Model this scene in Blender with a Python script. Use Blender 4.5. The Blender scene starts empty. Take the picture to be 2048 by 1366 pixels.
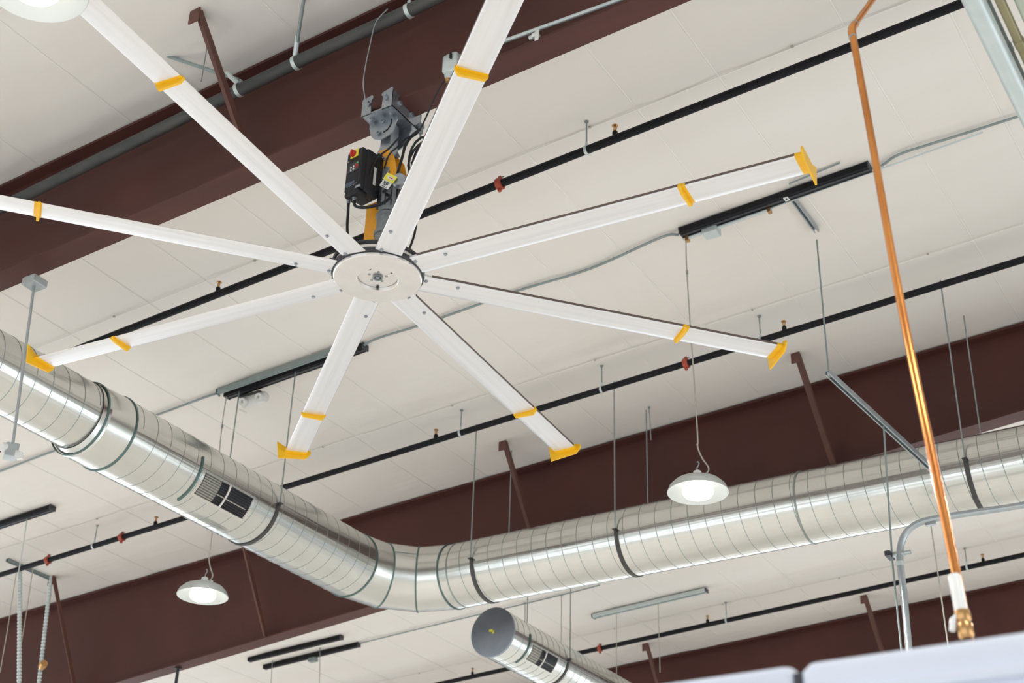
import bpy, bmesh, math, random
from mathutils import Vector, Matrix
random.seed(4)
V = Vector
PI = math.pi
sc = bpy.context.scene
C = sc.collection

# ------------------------------------------------------------------ camera, world, light, exposure
EL, ROLL, YAW, F = 0.520, 0.033, -0.565, 2941.0     # pitch, roll, heading, focal length in pixels of a 2048 wide frame
ce, se, cy, sy = math.cos(EL), math.sin(EL), math.cos(YAW), math.sin(YAW)
FWD = V((sy*ce, cy*ce, se)); RT = V((cy, -sy, 0)); UPV = RT.cross(FWD)
cr, sr = math.cos(ROLL), math.sin(ROLL)
RIGHT = RT*cr + UPV*sr; UP = UPV*cr - RT*sr
cam = bpy.data.cameras.new('camera'); camo = bpy.data.objects.new('camera', cam); C.objects.link(camo)
m = Matrix.Identity(4)
for i in range(3):
    m[i][0], m[i][1], m[i][2] = RIGHT[i], UP[i], -FWD[i]
camo.matrix_world = m
cam.sensor_width = 36; cam.lens = F*36/2048; cam.clip_end = 200; cam.clip_start = 0.05
cam.dof.use_dof = True; cam.dof.focus_distance = 10.6; cam.dof.aperture_fstop = 2.8
sc.camera = camo

sc.view_settings.view_transform = 'Standard'; sc.view_settings.look = 'None'
sc.view_settings.gamma = 1; sc.view_settings.use_curve_mapping = False
sc.view_settings.exposure = -0.70

w = bpy.data.worlds.new('world'); sc.world = w; w.use_nodes = True
w.node_tree.nodes['Background'].inputs[0].default_value = (0.93, 0.96, 1.0, 1)
w.node_tree.nodes['Background'].inputs[1].default_value = 1.0

def area(name, loc, target, sx, sy_, power, col):
    l = bpy.data.lights.new(name, 'AREA'); l.shape = 'RECTANGLE'; l.size = sx; l.size_y = sy_; l.energy = power; l.color = col
    o = bpy.data.objects.new(name, l); C.objects.link(o); o.location = loc
    o.rotation_euler = (V(target)-V(loc)).to_track_quat('-Z', 'Y').to_euler()
    return o
FILL_COL = (0.90, 0.96, 1.0)  # cool tint of fill lights added inside the walls to brighten the hall
area('window_daylight_back', (-8, -4.6, 1.4), (-8, 10, 1.2), 24, 4.4, 750, FILL_COL)
area('window_daylight_right', (8.6, 12, 1.4), (-8, 12, 1.2), 24, 4.4, 1100, FILL_COL)
area('window_daylight_left', (-25.5, 13, 1.4), (-8, 13, .6), 24, 4.4, 1550, FILL_COL)
area('window_daylight_far', (-8, 30.5, 1.4), (-8, 12, .6), 24, 4.4, 900, FILL_COL)
LAMP_W = 700

# ------------------------------------------------------------------ picking points: a pixel of the photograph becomes a point on a real plane
def ray(px, py): return RIGHT*((px-1024)/F) - UP*((py-683)/F) + FWD
def aty(px, py, y): r = ray(px, py); return r*(y/r.y)
def atz(px, py, z): r = ray(px, py); return r*(z/r.z)
def atd(px, py, d): return ray(px, py)*d
SL, ZR = math.tan(0.055), 8.142
def rz(x): return ZR + SL*x                       # roof height: it rises gently to the right
def rp(px, py): r = ray(px, py); return r*(ZR/(r.z-SL*r.x))
XS = V((1, 0, SL)).normalized()                   # direction up the roof slope
ANG = math.atan(SL)

# ------------------------------------------------------------------ materials
def mat(name, col, rough=0.5, metal=0.0, spec=0.5, emit=None, es=0, noise=None, bump=None, alpha=None, trans=0, coord='Object'):
    m = bpy.data.materials.new(name); m.use_nodes = True
    nt = m.node_tree; b = nt.nodes['Principled BSDF']
    b.inputs['Base Color'].default_value = (*col, 1); b.inputs['Roughness'].default_value = rough
    b.inputs['Metallic'].default_value = metal; b.inputs['Specular IOR Level'].default_value = spec
    if trans: b.inputs['Transmission Weight'].default_value = trans
    if emit: b.inputs['Emission Color'].default_value = (*emit, 1); b.inputs['Emission Strength'].default_value = es
    tc = nt.nodes.new('ShaderNodeTexCoord')
    if noise:      # (scale vector, second colour, contrast lo, hi, rough variation)
        mp = nt.nodes.new('ShaderNodeMapping'); mp.inputs['Scale'].default_value = noise[0]
        nt.links.new(tc.outputs[coord], mp.inputs[0])
        n = nt.nodes.new('ShaderNodeTexNoise'); n.inputs['Scale'].default_value = 1; n.inputs['Detail'].default_value = 4
        nt.links.new(mp.outputs[0], n.inputs[0])
        rmp = nt.nodes.new('ShaderNodeValToRGB')
        rmp.color_ramp.elements[0].position = noise[2]; rmp.color_ramp.elements[1].position = noise[3]
        rmp.color_ramp.elements[0].color = (*col, 1); rmp.color_ramp.elements[1].color = (*noise[1], 1)
        nt.links.new(n.outputs[0], rmp.inputs[0]); nt.links.new(rmp.outputs[0], b.inputs['Base Color'])
        if len(noise) > 4 and noise[4]:
            mr = nt.nodes.new('ShaderNodeMapRange'); mr.inputs['To Min'].default_value = rough-noise[4]; mr.inputs['To Max'].default_value = rough+noise[4]
            nt.links.new(n.outputs[0], mr.inputs[0]); nt.links.new(mr.outputs[0], b.inputs['Roughness'])
    if bump:       # (scale vector, strength, distance)
        mp = nt.nodes.new('ShaderNodeMapping'); mp.inputs['Scale'].default_value = bump[0]
        nt.links.new(tc.outputs[coord], mp.inputs[0])
        n = nt.nodes.new('ShaderNodeTexNoise'); n.inputs['Scale'].default_value = 1; n.inputs['Detail'].default_value = 3
        nt.links.new(mp.outputs[0], n.inputs[0])
        bp = nt.nodes.new('ShaderNodeBump'); bp.inputs['Strength'].default_value = bump[1]; bp.inputs['Distance'].default_value = bump[2]
        nt.links.new(n.outputs[0], bp.inputs['Height']); nt.links.new(bp.outputs[0], b.inputs['Normal'])
    return m
M = {}
M['ceil'] = mat('ceiling_vinyl', (.83, .785, .735), .55, spec=.3, noise=((.35, .9, 1), (.86, .825, .785), .3, .7), bump=((.5, 2.2, 1), .5, .05))
M['seam'] = mat('seam_tape', (.88, .86, .82), .45)
M['beam'] = mat('beam_paint', (.096, .033, .027), .5, spec=.3, noise=((1.2, 6, 1.2), (.074, .028, .025), .35, .7), bump=((3, 3, 3), .15, .01))
M['brace'] = mat('brace_paint', (.15, .062, .046), .6, noise=((8, 8, 8), (.12, .05, .04), .3, .7))
M['blade'] = mat('blade_aluminium', (.88, .885, .91), .34, .7, noise=((.8, 34, 34), (.78, .78, .80), .3, .75, .05))
M['bladeedge'] = mat('blade_edge', (.14, .10, .085), .5)  # dark colour stands for shade on the blunt blade edge
M['alum'] = mat('brushed_aluminium', (.85, .83, .81), .30, .85, noise=((6, 6, 40), (.78, .76, .74), .3, .7, .05))
M['yellow'] = mat('yellow_plastic', (.98, .56, .015), .4, noise=((10, 10, 10), (.94, .52, .012), .3, .7))
M['orange'] = mat('orange_paint', (.95, .42, .015), .4, noise=((20, 20, 20), (.88, .37, .012), .35, .7))
M['steel'] = mat('zinc_plate', (.30, .33, .37), .34, .8, noise=((18, 18, 18), (.42, .45, .49), .3, .7, .08))
M['motor'] = mat('gearbox_grey', (.22, .24, .25), .5, .3, noise=((20, 20, 20), (.28, .30, .31), .3, .7))
M['black'] = mat('black_plastic', (.014, .014, .017), .45, spec=.3, noise=((30, 30, 30), (.019, .019, .022), .3, .7))
M['blacksteel'] = mat('dark_ring_steel', (.04, .04, .048), .4, .4, noise=((20, 20, 20), (.075, .075, .085), .3, .7))
M['pipe'] = mat('sprinkler_black', (.010, .012, .013), .55, spec=.15, noise=((6, 6, 6), (.017, .016, .021), .3, .7))
M['main'] = mat('grey_iron', (.055, .06, .062), .6, .2, noise=((3, 14, 14), (.10, .095, .09), .35, .75, .1))
M['red'] = mat('red_coupling', (.45, .075, .04), .5, noise=((30, 30, 30), (.36, .06, .03), .3, .7))
M['brass'] = mat('brass', (.62, .36, .15), .3, .9, noise=((30, 30, 30), (.5, .28, .12), .3, .7))
M['copper'] = mat('copper', (.60, .22, .07), .28, .9, noise=((14, 14, 1.5), (.84, .37, .10), .3, .75, .08))
M['rod'] = mat('rod_steel', (.30, .34, .34), .45, .6, noise=((40, 40, 40), (.36, .39, .40), .3, .7))
M['conduit'] = mat('conduit_galvanised', (.40, .45, .48), .35, .7, noise=((10, 10, 10), (.50, .54, .56), .3, .7, .06))
M['conduitlight'] = mat('conduit_pale', (.58, .66, .66), .4, .4, noise=((10, 10, 10), (.66, .72, .72), .3, .7))
M['conduitgrey'] = mat('conduit_grey_green', (.25, .31, .31), .5, .3, noise=((10, 10, 10), (.31, .36, .36), .3, .7))
M['wire'] = mat('pale_cord', (.50, .48, .42), .6, noise=((30, 30, 30), (.42, .40, .34), .3, .7))
M['white'] = mat('white_plastic', (.82, .82, .80), .4, noise=((20, 20, 20), (.76, .76, .74), .3, .7))
M['labelw'] = mat('label_white', (.80, .80, .78), .5, noise=((60, 60, 60), (.74, .74, .72), .3, .7))
M['labely'] = mat('label_yellow', (.85, .78, .08), .5)
M['knob'] = mat('knob_red', (.55, .03, .02), .4)
M['green'] = mat('key_green', (.05, .45, .12), .4)
M['concrete'] = mat('floor_concrete', (.72, .70, .66), .4, noise=((.8, .8, 1), (.64, .62, .59), .3, .7, .08))
M['wall'] = mat('wall_paint', (.72, .71, .69), .7, noise=((.5, .5, .5), (.68, .67, .65), .3, .7))
M['strap'] = mat('dark_strap', (.05, .05, .048), .55, noise=((20, 20, 20), (.075, .072, .07), .3, .7))
M['olive'] = mat('olive_pipe', (.24, .22, .11), .4, .5, noise=((3, 1, 3), (.32, .29, .17), .3, .7, .1))
M['palegreen'] = mat('pale_green_pipe', (.42, .48, .40), .4, .5, noise=((3, 1, 3), (.5, .55, .47), .3, .7, .1))
M['hood'] = mat('white_enamel', (.80, .84, .95), .25, .1, spec=.6, noise=((.6, 6, 10), (.72, .78, .92), .35, .7))
M['glass'] = mat('window_glass', (.9, .95, 1), .05, trans=.9)
M['lampglow'] = mat('lamp_emitter', (1, 1, 1), .5, emit=(1, .985, .95), es=6.5)
M['shade'] = mat('lamp_shade_acrylic', (.60, .62, .60), .3, trans=.3, emit=(1, 1, .97), es=.0)
M['capblue'] = mat('end_cap_galvanised', (.30, .345, .40), .42, .6, noise=((6, 6, 6), (.35, .39, .44), .35, .7, .05))

# galvanised spiral duct: spangle in colour and roughness
def galv(name, a, b_, rough, streak=None):
    m = bpy.data.materials.new(name); m.use_nodes = True; nt = m.node_tree; b = nt.nodes['Principled BSDF']
    tc = nt.nodes.new('ShaderNodeTexCoord')
    vo = nt.nodes.new('ShaderNodeTexVoronoi'); vo.inputs['Scale'].default_value = 60
    no = nt.nodes.new('ShaderNodeTexNoise'); no.inputs['Scale'].default_value = 3.0; no.inputs['Detail'].default_value = 4
    nt.links.new(tc.outputs['Object'], vo.inputs['Vector']); nt.links.new(tc.outputs['Object'], no.inputs['Vector'])
    sep = nt.nodes.new('ShaderNodeSeparateColor'); nt.links.new(vo.outputs['Color'], sep.inputs[0])
    mx = nt.nodes.new('ShaderNodeMath'); mx.operation = 'MULTIPLY_ADD'; mx.inputs[1].default_value = .12
    nt.links.new(sep.outputs[0], mx.inputs[0]); nt.links.new(no.outputs[0], mx.inputs[2])
    rm = nt.nodes.new('ShaderNodeValToRGB'); rm.color_ramp.elements[0].position = .3; rm.color_ramp.elements[1].position = .95
    rm.color_ramp.elements[0].color = (*a, 1); rm.color_ramp.elements[1].color = (*b_, 1)
    nt.links.new(mx.outputs[0], rm.inputs[0]); nt.links.new(rm.outputs[0], b.inputs['Base Color'])
    mr = nt.nodes.new('ShaderNodeMapRange'); mr.inputs['To Min'].default_value = rough-.015; mr.inputs['To Max'].default_value = rough+.02
    nt.links.new(sep.outputs[1], mr.inputs[0]); nt.links.new(mr.outputs[0], b.inputs['Roughness'])
    b.inputs['Metallic'].default_value = .95
    if streak:
        mp = nt.nodes.new('ShaderNodeMapping'); mp.inputs['Scale'].default_value = streak; nt.links.new(tc.outputs['Object'], mp.inputs[0])
        n2 = nt.nodes.new('ShaderNodeTexNoise'); n2.inputs['Scale'].default_value = 1; n2.inputs['Detail'].default_value = 2; nt.links.new(mp.outputs[0], n2.inputs[0])
        bp = nt.nodes.new('ShaderNodeBump'); bp.inputs['Strength'].default_value = .55; bp.inputs['Distance'].default_value = .012
        nt.links.new(n2.outputs[0], bp.inputs['Height']); nt.links.new(bp.outputs[0], b.inputs['Normal'])
    return m
M['galv'] = galv('galvanised_duct', (.70, .71, .68), (.77, .77, .74), .24)
M['galvy'] = galv('galvanised_duct_lengthwise', (.66, .67, .64), (.76, .76, .73), .22, (13, .25, 13))
M['galvx'] = galv('galvanised_duct_crosswise', (.66, .67, .64), (.76, .76, .73), .22, (.25, 13, 13))
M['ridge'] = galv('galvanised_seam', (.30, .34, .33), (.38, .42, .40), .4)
M['ring'] = galv('dark_duct_joint', (.13, .20, .19), (.18, .26, .25), .45)

# ------------------------------------------------------------------ mesh helpers
class MB:
    def __init__(s): s.v = []; s.f = []
    def add(s, vs, fs):
        n = len(s.v); s.v += [V(p) for p in vs]; s.f += [tuple(i+n for i in f) for f in fs]; return s
    def box(s, c, size, ax=None, bev=0):
        c = V(c); x, y, z = ax if ax else (V((1, 0, 0)), V((0, 1, 0)), V((0, 0, 1)))
        hx, hy, hz = size[0]/2, size[1]/2, size[2]/2
        if bev <= 0:
            vs = [c+x*(i*hx)+y*(j*hy)+z*(k*hz) for i in (-1, 1) for j in (-1, 1) for k in (-1, 1)]
            return s.add(vs, [(0, 1, 3, 2), (4, 6, 7, 5), (0, 4, 5, 1), (2, 3, 7, 6), (0, 2, 6, 4), (1, 5, 7, 3)])
        poly = []
        for cx_, cy_, a0 in ((1, 1, 0), (-1, 1, 90), (-1, -1, 180), (1, -1, 270)):
            for a in (0, 30, 60, 90):
                t = math.radians(a0+a); poly.append((cx_*(hx-bev)+bev*math.cos(t), cy_*(hy-bev)+bev*math.sin(t)))
        n = len(poly); vs = []
        for k, sc_ in ((-1, .0), (-1, 1), (1, 1), (1, .0)):
            zz = k*hz if sc_ == 0 else k*(hz-bev)
            for (u, v) in poly:
                if sc_ == 0: u, v = u*(hx-bev*.7)/hx, v*(hy-bev*.7)/hy
                vs.append(c+x*u+y*v+z*zz)
        fs = [tuple(reversed(range(n))), tuple(range(3*n, 4*n))]
        for r in range(3):
            for i in range(n): j = (i+1) % n; fs.append((r*n+i, r*n+j, (r+1)*n+j, (r+1)*n+i))
        return s.add(vs, fs)
    def tube(s, pts, r, seg=8, caps=True, r2=None):
        pts = [V(p) for p in pts]; n = len(pts)
        T = [(pts[min(i+1, n-1)]-pts[max(i-1, 0)]).normalized() for i in range(n)]
        a = V((0, 0, 1)) if abs(T[0].z) < .9 else V((1, 0, 0))
        u = T[0].cross(a).normalized(); vs = []
        for i in range(n):
            u = (u - T[i]*u.dot(T[i])).normalized(); w_ = T[i].cross(u)
            rr = r if r2 is None else r+(r2-r)*i/(n-1)
            for k in range(seg):
                t = 2*PI*k/seg; vs.append(pts[i]+u*(rr*math.cos(t))+w_*(rr*math.sin(t)))
        fs = [(i*seg+k, i*seg+(k+1) % seg, (i+1)*seg+(k+1) % seg, (i+1)*seg+k) for i in range(n-1) for k in range(seg)]
        if caps: fs += [tuple(reversed(range(seg))), tuple(range((n-1)*seg, n*seg))]
        return s.add(vs, fs)
    def lathe(s, prof, o=(0, 0, 0), ax=(0, 0, 1), seg=24, a0=0, a1=2*PI):
        o = V(o); z = V(ax).normalized(); a = V((1, 0, 0)) if abs(z.x) < .9 else V((0, 1, 0))
        x = (a - z*a.dot(z)).normalized(); y = z.cross(x); full = abs(a1-a0-2*PI) < 1e-6
        ns = seg if full else seg+1; vs = []
        for (r, h) in prof:
            for k in range(ns):
                t = a0+(a1-a0)*k/seg; vs.append(o+z*h+x*(r*math.cos(t))+y*(r*math.sin(t)))
        fs = []
        for i in range(len(prof)-1):
            for k in range(seg):
                j = (k+1) % ns; fs.append((i*ns+k, i*ns+j, (i+1)*ns+j, (i+1)*ns+k))
        return s.add(vs, fs)
    def prism(s, poly, o, u, v, n, th):           # flat outline in (u,v), thickness th along n, centred
        o, u, v, n = V(o), V(u), V(v), V(n); k = len(poly)
        vs = [o+u*a+v*b-n*(th/2) for a, b in poly]+[o+u*a+v*b+n*(th/2) for a, b in poly]
        fs = [tuple(reversed(range(k))), tuple(range(k, 2*k))]+[(i, (i+1) % k, k+(i+1) % k, k+i) for i in range(k)]
        return s.add(vs, fs)
    def build(s, name, m, parent=None, smooth=True, world=True):
        me = bpy.data.meshes.new(name)
        off = V((0, 0, 0))
        if parent is not None and world:
            p = parent
            while p is not None: off += p.location; p = p.parent
        me.from_pydata([v-off for v in s.v], [], s.f)
        bm = bmesh.new(); bm.from_mesh(me); bmesh.ops.recalc_face_normals(bm, faces=bm.faces); bm.to_mesh(me); bm.free()
        if smooth:
            me.shade_smooth(); me.set_sharp_from_angle(angle=math.radians(38))
        me.materials.append(m); o = bpy.data.objects.new(name, me); C.objects.link(o)
        if parent is not None: o.parent = parent
        return o
def root(name, loc, label, cat, group=None, rotz=0):
    o = bpy.data.objects.new(name, None); C.objects.link(o); o.location = loc; o.rotation_euler = (0, 0, rotz)
    o.empty_display_size = .1; o['label'] = label; o['category'] = cat
    if group: o['group'] = group
    return o
def tag(o, label, cat, group=None):
    o['label'] = label; o['category'] = cat
    if group: o['group'] = group
    return o
def place(mb, name, m, label, cat, group=None, **k):     # a thing that is one mesh: its origin is set at its own base
    lo = V([min(v[i] for v in mb.v) for i in range(3)]); hi = V([max(v[i] for v in mb.v) for i in range(3)])
    o_ = V(((lo.x+hi.x)/2, (lo.y+hi.y)/2, lo.z)); mb.v = [v-o_ for v in mb.v]
    o = mb.build(name, m, **k); o.location = o_; return tag(o, label, cat, group)
def struct(mb, name, m, **k):
    o = mb.build(name, m, **k); o['kind'] = 'structure'; return o
def copy_tree(o, parent=None):
    c = o.copy(); C.objects.link(c); c.parent = parent
    for ch in list(o.children): copy_tree(ch, c)
    return c
def smoothpath(pts, n=8):                          # Catmull-Rom through the points
    pts = [V(p) for p in pts]; P = [pts[0]*2-pts[1]]+pts+[pts[-1]*2-pts[-2]]; out = []
    for i in range(1, len(P)-2):
        a, b, c, d = P[i-1:i+3]
        for k in range(n):
            t = k/n; out.append(.5*((2*b)+(c-a)*t+(2*a-5*b+4*c-d)*t*t+(3*b-a-3*c+d)*t**3))
    return out+[pts[-1]]
X, Y, Z = V((1, 0, 0)), V((0, 1, 0)), V((0, 0, 1))

# ================================================================== the setting
X0, X1, Y0, Y1, ZF = -26, 9, -5, 31, -1.6
struct(MB().box(((X0+X1)/2, (Y0+Y1)/2, ZF-.1), (X1-X0+1, Y1-Y0+1, .2)), 'floor', M['concrete'], smooth=False)
ceil = struct(MB().add([(X0-.5, Y0-.5, rz(X0-.5)+.1), (X1+.5, Y0-.5, rz(X1+.5)+.1), (X1+.5, Y1+.5, rz(X1+.5)+.1), (X0-.5, Y1+.5, rz(X0-.5)+.1),
                        (X0-.5, Y0-.5, rz(X0-.5)+.3), (X1+.5, Y0-.5, rz(X1+.5)+.3), (X1+.5, Y1+.5, rz(X1+.5)+.3), (X0-.5, Y1+.5, rz(X0-.5)+.3)],
                       [(0, 1, 2, 3), (7, 6, 5, 4), (0, 4, 5, 1), (1, 5, 6, 2), (2, 6, 7, 3), (3, 7, 4, 0)]), 'ceiling', M['ceil'], smooth=False)
seams = []
x = -3.65-1.84*12
while x < X1-.3:
    seams += [x, x+1.09]; x += 1.84
seams = [s for s in seams if X0+.2 < s < X1-.2]
bands = [1.45, 5.1, 8.77, 12.22, 16.05, 19.6, 23.3, 27]
def sag(y): return -.0055*sum(math.exp(-((y-b-.9)/.45)**2) for b in bands)+.006*math.sin(1.7*y+.6)
rr = random.Random(7)
for a, b in zip([X0]+seams, seams+[X1]):
    ph, nn = rr.uniform(0, 6), 54; vs = []; ys = [Y0+(Y1-Y0)*i/nn for i in range(nn+1)]
    for yy in ys:
        for u in (0, .3, .7, 1):
            xx = a+.006+(b-a-.012)*u
            vs.append((xx, yy, rz(xx)+sag(yy)-.014*(1-(2*u-1)**2)*(.7+.5*math.sin(.8*yy+ph))))
    MB().add(vs, [(i*4+k, i*4+k+1, (i+1)*4+k+1, (i+1)*4+k) for i in range(nn) for k in range(3)]).build('ceiling_panel', M['ceil'], ceil)
for s in seams:
    vs = []; ys = [Y0+(Y1-Y0)*i/54 for i in range(55)]
    for yy in ys:
        for dx, dz in ((-.010, -.001), (0, -.006), (.010, -.001)): vs.append((s+dx, yy, rz(s)+sag(yy)+dz))
    MB().add(vs, [(i*3+k, i*3+k+1, (i+1)*3+k+1, (i+1)*3+k) for i in range(54) for k in range(2)]).build('seam_strip', M['seam'], ceil)
for b in bands:
    q = MB()
    q.box(((X0+X1)/2, b, rz((X0+X1)/2)-.026), ((X1-X0)/math.cos(ANG)-.2, .012, .003), (XS, Y, XS.cross(Y)))
    bo = q.build('support_band', M['seam'], ceil, smooth=False)
    k = -3.0
    for i in range(-11, 6):
        xx = -4.83+1.84*i
        if X0+.5 < xx < X1-.5 and 5 < b < 22: MB().box((xx, b-.02, rz(xx)-.03), (.02, .02, .012)).build('clip', M['wire'], bo, smooth=False)
H = 6.9
def windowed_wall(name, axis, pos, a0, a1, wn):
    # pier, sill and head of a wall with five tall windows, unseen and added for the fill light
    q = MB(); n = 5; step = (a1-a0)/n; top = 8.5
    def bx(u0, u1, z0, z1):
        c = ((u0+u1)/2, pos, (z0+z1)/2); s_ = (u1-u0, .2, z1-z0)
        if axis == 'y': c = (c[1], c[0], c[2]); s_ = (s_[1], s_[0], s_[2])
        q.box(c, s_)
    bx(a0, a1, ZF, -.9); bx(a0, a1, 3.7, 7.2 if axis == 'x' else 6.6 if pos < 0 else 8.3)
    for i in range(n+1):
        u = a0+i*step; bx(max(a0, u-.35), min(a1, u+.35), -.9, 3.7)
    struct(q, name, M['wall'], smooth=False)
    for i in range(n):
        u0, u1 = a0+i*step+.35, a0+(i+1)*step-.35; uc = (u0+u1)/2
        g = MB(); s_ = (u1-u0, .02, 4.6); c = (uc, pos, 1.4)
        if axis == 'y': s_ = (s_[1], s_[0], s_[2]); c = (pos, uc, 1.4)
        g.box(c, s_); wo = struct(g, 'window_%d' % (wn+i), M['glass'], smooth=False)
        fq = MB()
        for du, dz, su, sz in ((0, 2.27, u1-u0, .06), (0, -2.27, u1-u0, .06), ((u1-u0)/2-.03, 0, .06, 4.6), (-(u1-u0)/2+.03, 0, .06, 4.6), (0, 0, .05, 4.6)):
            if axis == 'x': fq.box((uc+du, pos, 1.4+dz), (su, .08, sz))
            else: fq.box((pos, uc+du, 1.4+dz), (.08, su, sz))
        fq.build('window_frame', M['blacksteel'], wo, smooth=False)
windowed_wall('wall_back', 'x', Y0-.1, X0, X1, 1)
windowed_wall('wall_right', 'y', X1+.1, Y0, Y1, 6)
windowed_wall('wall_left', 'y', X0-.1, Y0, Y1, 11)
windowed_wall('wall_far', 'x', Y1+.1, X0, X1, 16)

# ------------------------------------------------------------------ roof beams: tapered welded I sections, painted brown
def beam(y, zb, label, x0=-24, x1=8.5):
    o = root('roof_beam', (x0, y, zb(x0)), label, 'beam', None)
    def slab(xa, xb, yc, wy, z0, z1): return [(xx, yc+s*wy/2, z(xx)) for xx in (xa, xb) for s in (-1, 1) for z in (z0, z1)]
    Fq = [(0, 1, 3, 2), (4, 6, 7, 5), (0, 4, 5, 1), (2, 3, 7, 6), (0, 2, 6, 4), (1, 5, 7, 3)]
    rt = lambda xx: rz(xx)-.004
    MB().add(slab(x0, x1, y, .014, lambda q: zb(q)+.02, lambda q: rt(q)-.02), Fq).build('web', M['beam'], o, smooth=False)
    MB().add(slab(x0, x1, y, .215, zb, lambda q: zb(q)+.022), Fq).build('bottom_flange', M['beam'], o, smooth=False)
    MB().add(slab(x0, x1, y, .215, lambda q: rt(q)-.045, lambda q: rt(q)-.02), Fq).build('top_flange', M['beam'], o, smooth=False)
    return o
HUB = ray(755.6, 550)*10.1
HY = HUB.y
zb1 = lambda q: 6.778+.0495*(q+5.36)
zb2 = lambda q: 6.975+.0945*(q+2.68)
B1, B2, B3 = HY, 14.09, 21.28
beam(B1, zb1, 'dark brown steel roof beam the ceiling fan hangs from')
beam(B2, zb2, 'dark brown steel roof beam behind the long silver duct')
beam(B3, zb2, 'farthest dark brown steel roof beam, at lower right corner')

# flange braces: a brown angle running from the roof down to the beam's lower flange
def brace(px, py, yb, zb, label, knob=False):
    P = rp(px, py); x_ = P.x; top = V((x_, yb-.79, rz(x_)-.02)); bot = V((x_+.06, yb-.06, zb(x_)+.03))
    o = root('flange_brace', (x_, yb-.79, rz(x_)), label, 'brace', 'brown angle braces beside the beams')
    d = (bot-top).normalized(); n = d.cross(X).normalized(); s_ = n.cross(d)
    q = MB(); L = (bot-top).length; c = (top+bot)/2
    q.box(c, (.075, .006, L), (s_, n, d)); q.box(c+s_*.035+n*.03, (.006, .065, L), (s_, n, d))
    q.build('angle', M['brace'], o, smooth=False)
    MB().box(top+V((-.01, -.03, -.04)), (.10, .012, .16)).box(top+V((-.01, -.03, .03)), (.13, .09, .012)).build('roof_plate', M['brace'], o, smooth=False)
    MB().lathe([(0, 0), (.014, 0), (.014, .014), (0, .014)], bot-d*.06-n*.012, -n, 6).build('bolt', M['rod'], o)
brace(398, 20, B1, zb1, 'brown angle brace crossing the near beam, upper left')
brace(1600, 712, B2, zb2, 'brown angle brace right of the fan blade tip, behind long duct')
brace(1015, 885, B2, zb2, 'brown angle brace between two duct rods, behind the long duct')
brace(560, 1085, B2, zb2, 'brown angle brace partly hidden by the duct, right of hanging lamp')
brace(115, 1155, B2, zb2, 'brown angle brace at lower left, beside the ribbed cables')
brace(1735, 1195, B3, zb2, 'brown angle brace on the farthest beam, left of the bent conduit')
brace(1300, 1290, B3, zb2, 'brown angle brace on the farthest beam, right of the capped duct')

# ================================================================== the big ceiling fan
fan = root('ceiling_fan', HUB, 'large eight-bladed silver ceiling fan with yellow blade tips and black control box', 'fan')
hx = HUB
def H3(x_, y_, z_): return HUB+V((x_, y_, z_))
# hub
hubp = MB().lathe([(.138, -.002), (.140, -.038), (.144, -.041), (.298, -.037), (.305, -.031), (.306, -.014), (.30, -.010), (.138, -.002)], HUB, seg=72).build('hub_plate', M['alum'], fan)
hd = MB().lathe([(.022, -.008), (.026, -.014), (.136, -.014), (.136, -.004), (.02, -.004)], HUB, seg=48).build('hub_cover', M['alum'], fan)
MB().lathe([(.028, -.004), (.034, -.016), (.036, -.026), (.028, -.026), (.022, -.006)], HUB, seg=24).build('shaft_collar', M['motor'], hd)
MB().lathe([(0, -.008), (.015, -.008), (.015, -.022), (.011, -.025), (0, -.025)], HUB, seg=6).build('shaft_bolt', M['steel'], hd)
for k in range(5):
    a = 2*PI*k/5+.4; MB().lathe([(.004, -.0145), (.009, -.0165), (.009, -.013)], HUB+V((.062*math.cos(a), .062*math.sin(a), 0)), seg=10).build('screw_hole', M['motor'], hd)
for a in (-1.35, -.05, 2.2):
    MB().lathe([(0, -.026), (.009, -.026), (.009, -.015), (0, -.015)], HUB+V((.124*math.cos(a), .124*math.sin(a), 0)), seg=6).build('bolt', M['black'], hd)
MB().lathe([(.20, -.012), (.315, -.012), (.322, -.004), (.322, .018), (.315, .026), (.20, .026), (.20, -.012)], HUB, seg=72).build('hub_ring', M['blacksteel'], fan)
MB().lathe([(.245, .056), (.315, .056), (.322, .062), (.322, .076), (.315, .082), (.245, .082), (.245, .056)], HUB, seg=72).build('hub_ring', M['blacksteel'], fan)
MB().lathe([(.30, .030), (.308, .030), (.308, .054), (.30, .054), (.30, .030)], HUB, seg=72).build('hub_spacer', M['alum'], fan)
# blades
PH = math.radians(-130.615)
TH = math.radians(-6)
ct, st = math.cos(TH), math.sin(TH)
def pt(t, z): return (t*ct-z*st, t*st+z*ct)
prof = [(-.093, .010), (-.093, -.006), (-.088, -.011), (-.06, -.013), (0, -.010), (.05, -.006), (.088, -.001), (.093, .003), (.088, .007), (.05, .016), (0, .021), (-.05, .020), (-.082, .016)]
def extr(profile, x0, x1, n=1):
    q = MB(); k = len(profile); vs = []
    for i in range(n+1):
        xx = x0+(x1-x0)*i/n; vs += [(xx, *pt(t, z)) for t, z in profile]
    fs = [tuple(reversed(range(k))), tuple(range(n*k, n*k+k))]+[(i*k+j, i*k+(j+1) % k, (i+1)*k+(j+1) % k, (i+1)*k+j) for i in range(n) for j in range(k)]
    return q.add(vs, fs)
def mk(q, name, m, parent): return q.build(name, m, parent, world=False)
blade = mk(extr(prof, .262, 3.03, 6), 'blade', M['blade'], fan)
mk(extr([(-.0945, .015), (-.0945, -.003), (-.0925, -.003), (-.0925, .015)], .36, 3.02), 'edge_trim', M['bladeedge'], blade)  # shaded edge of the blade painted on as a thin dark strip
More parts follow.
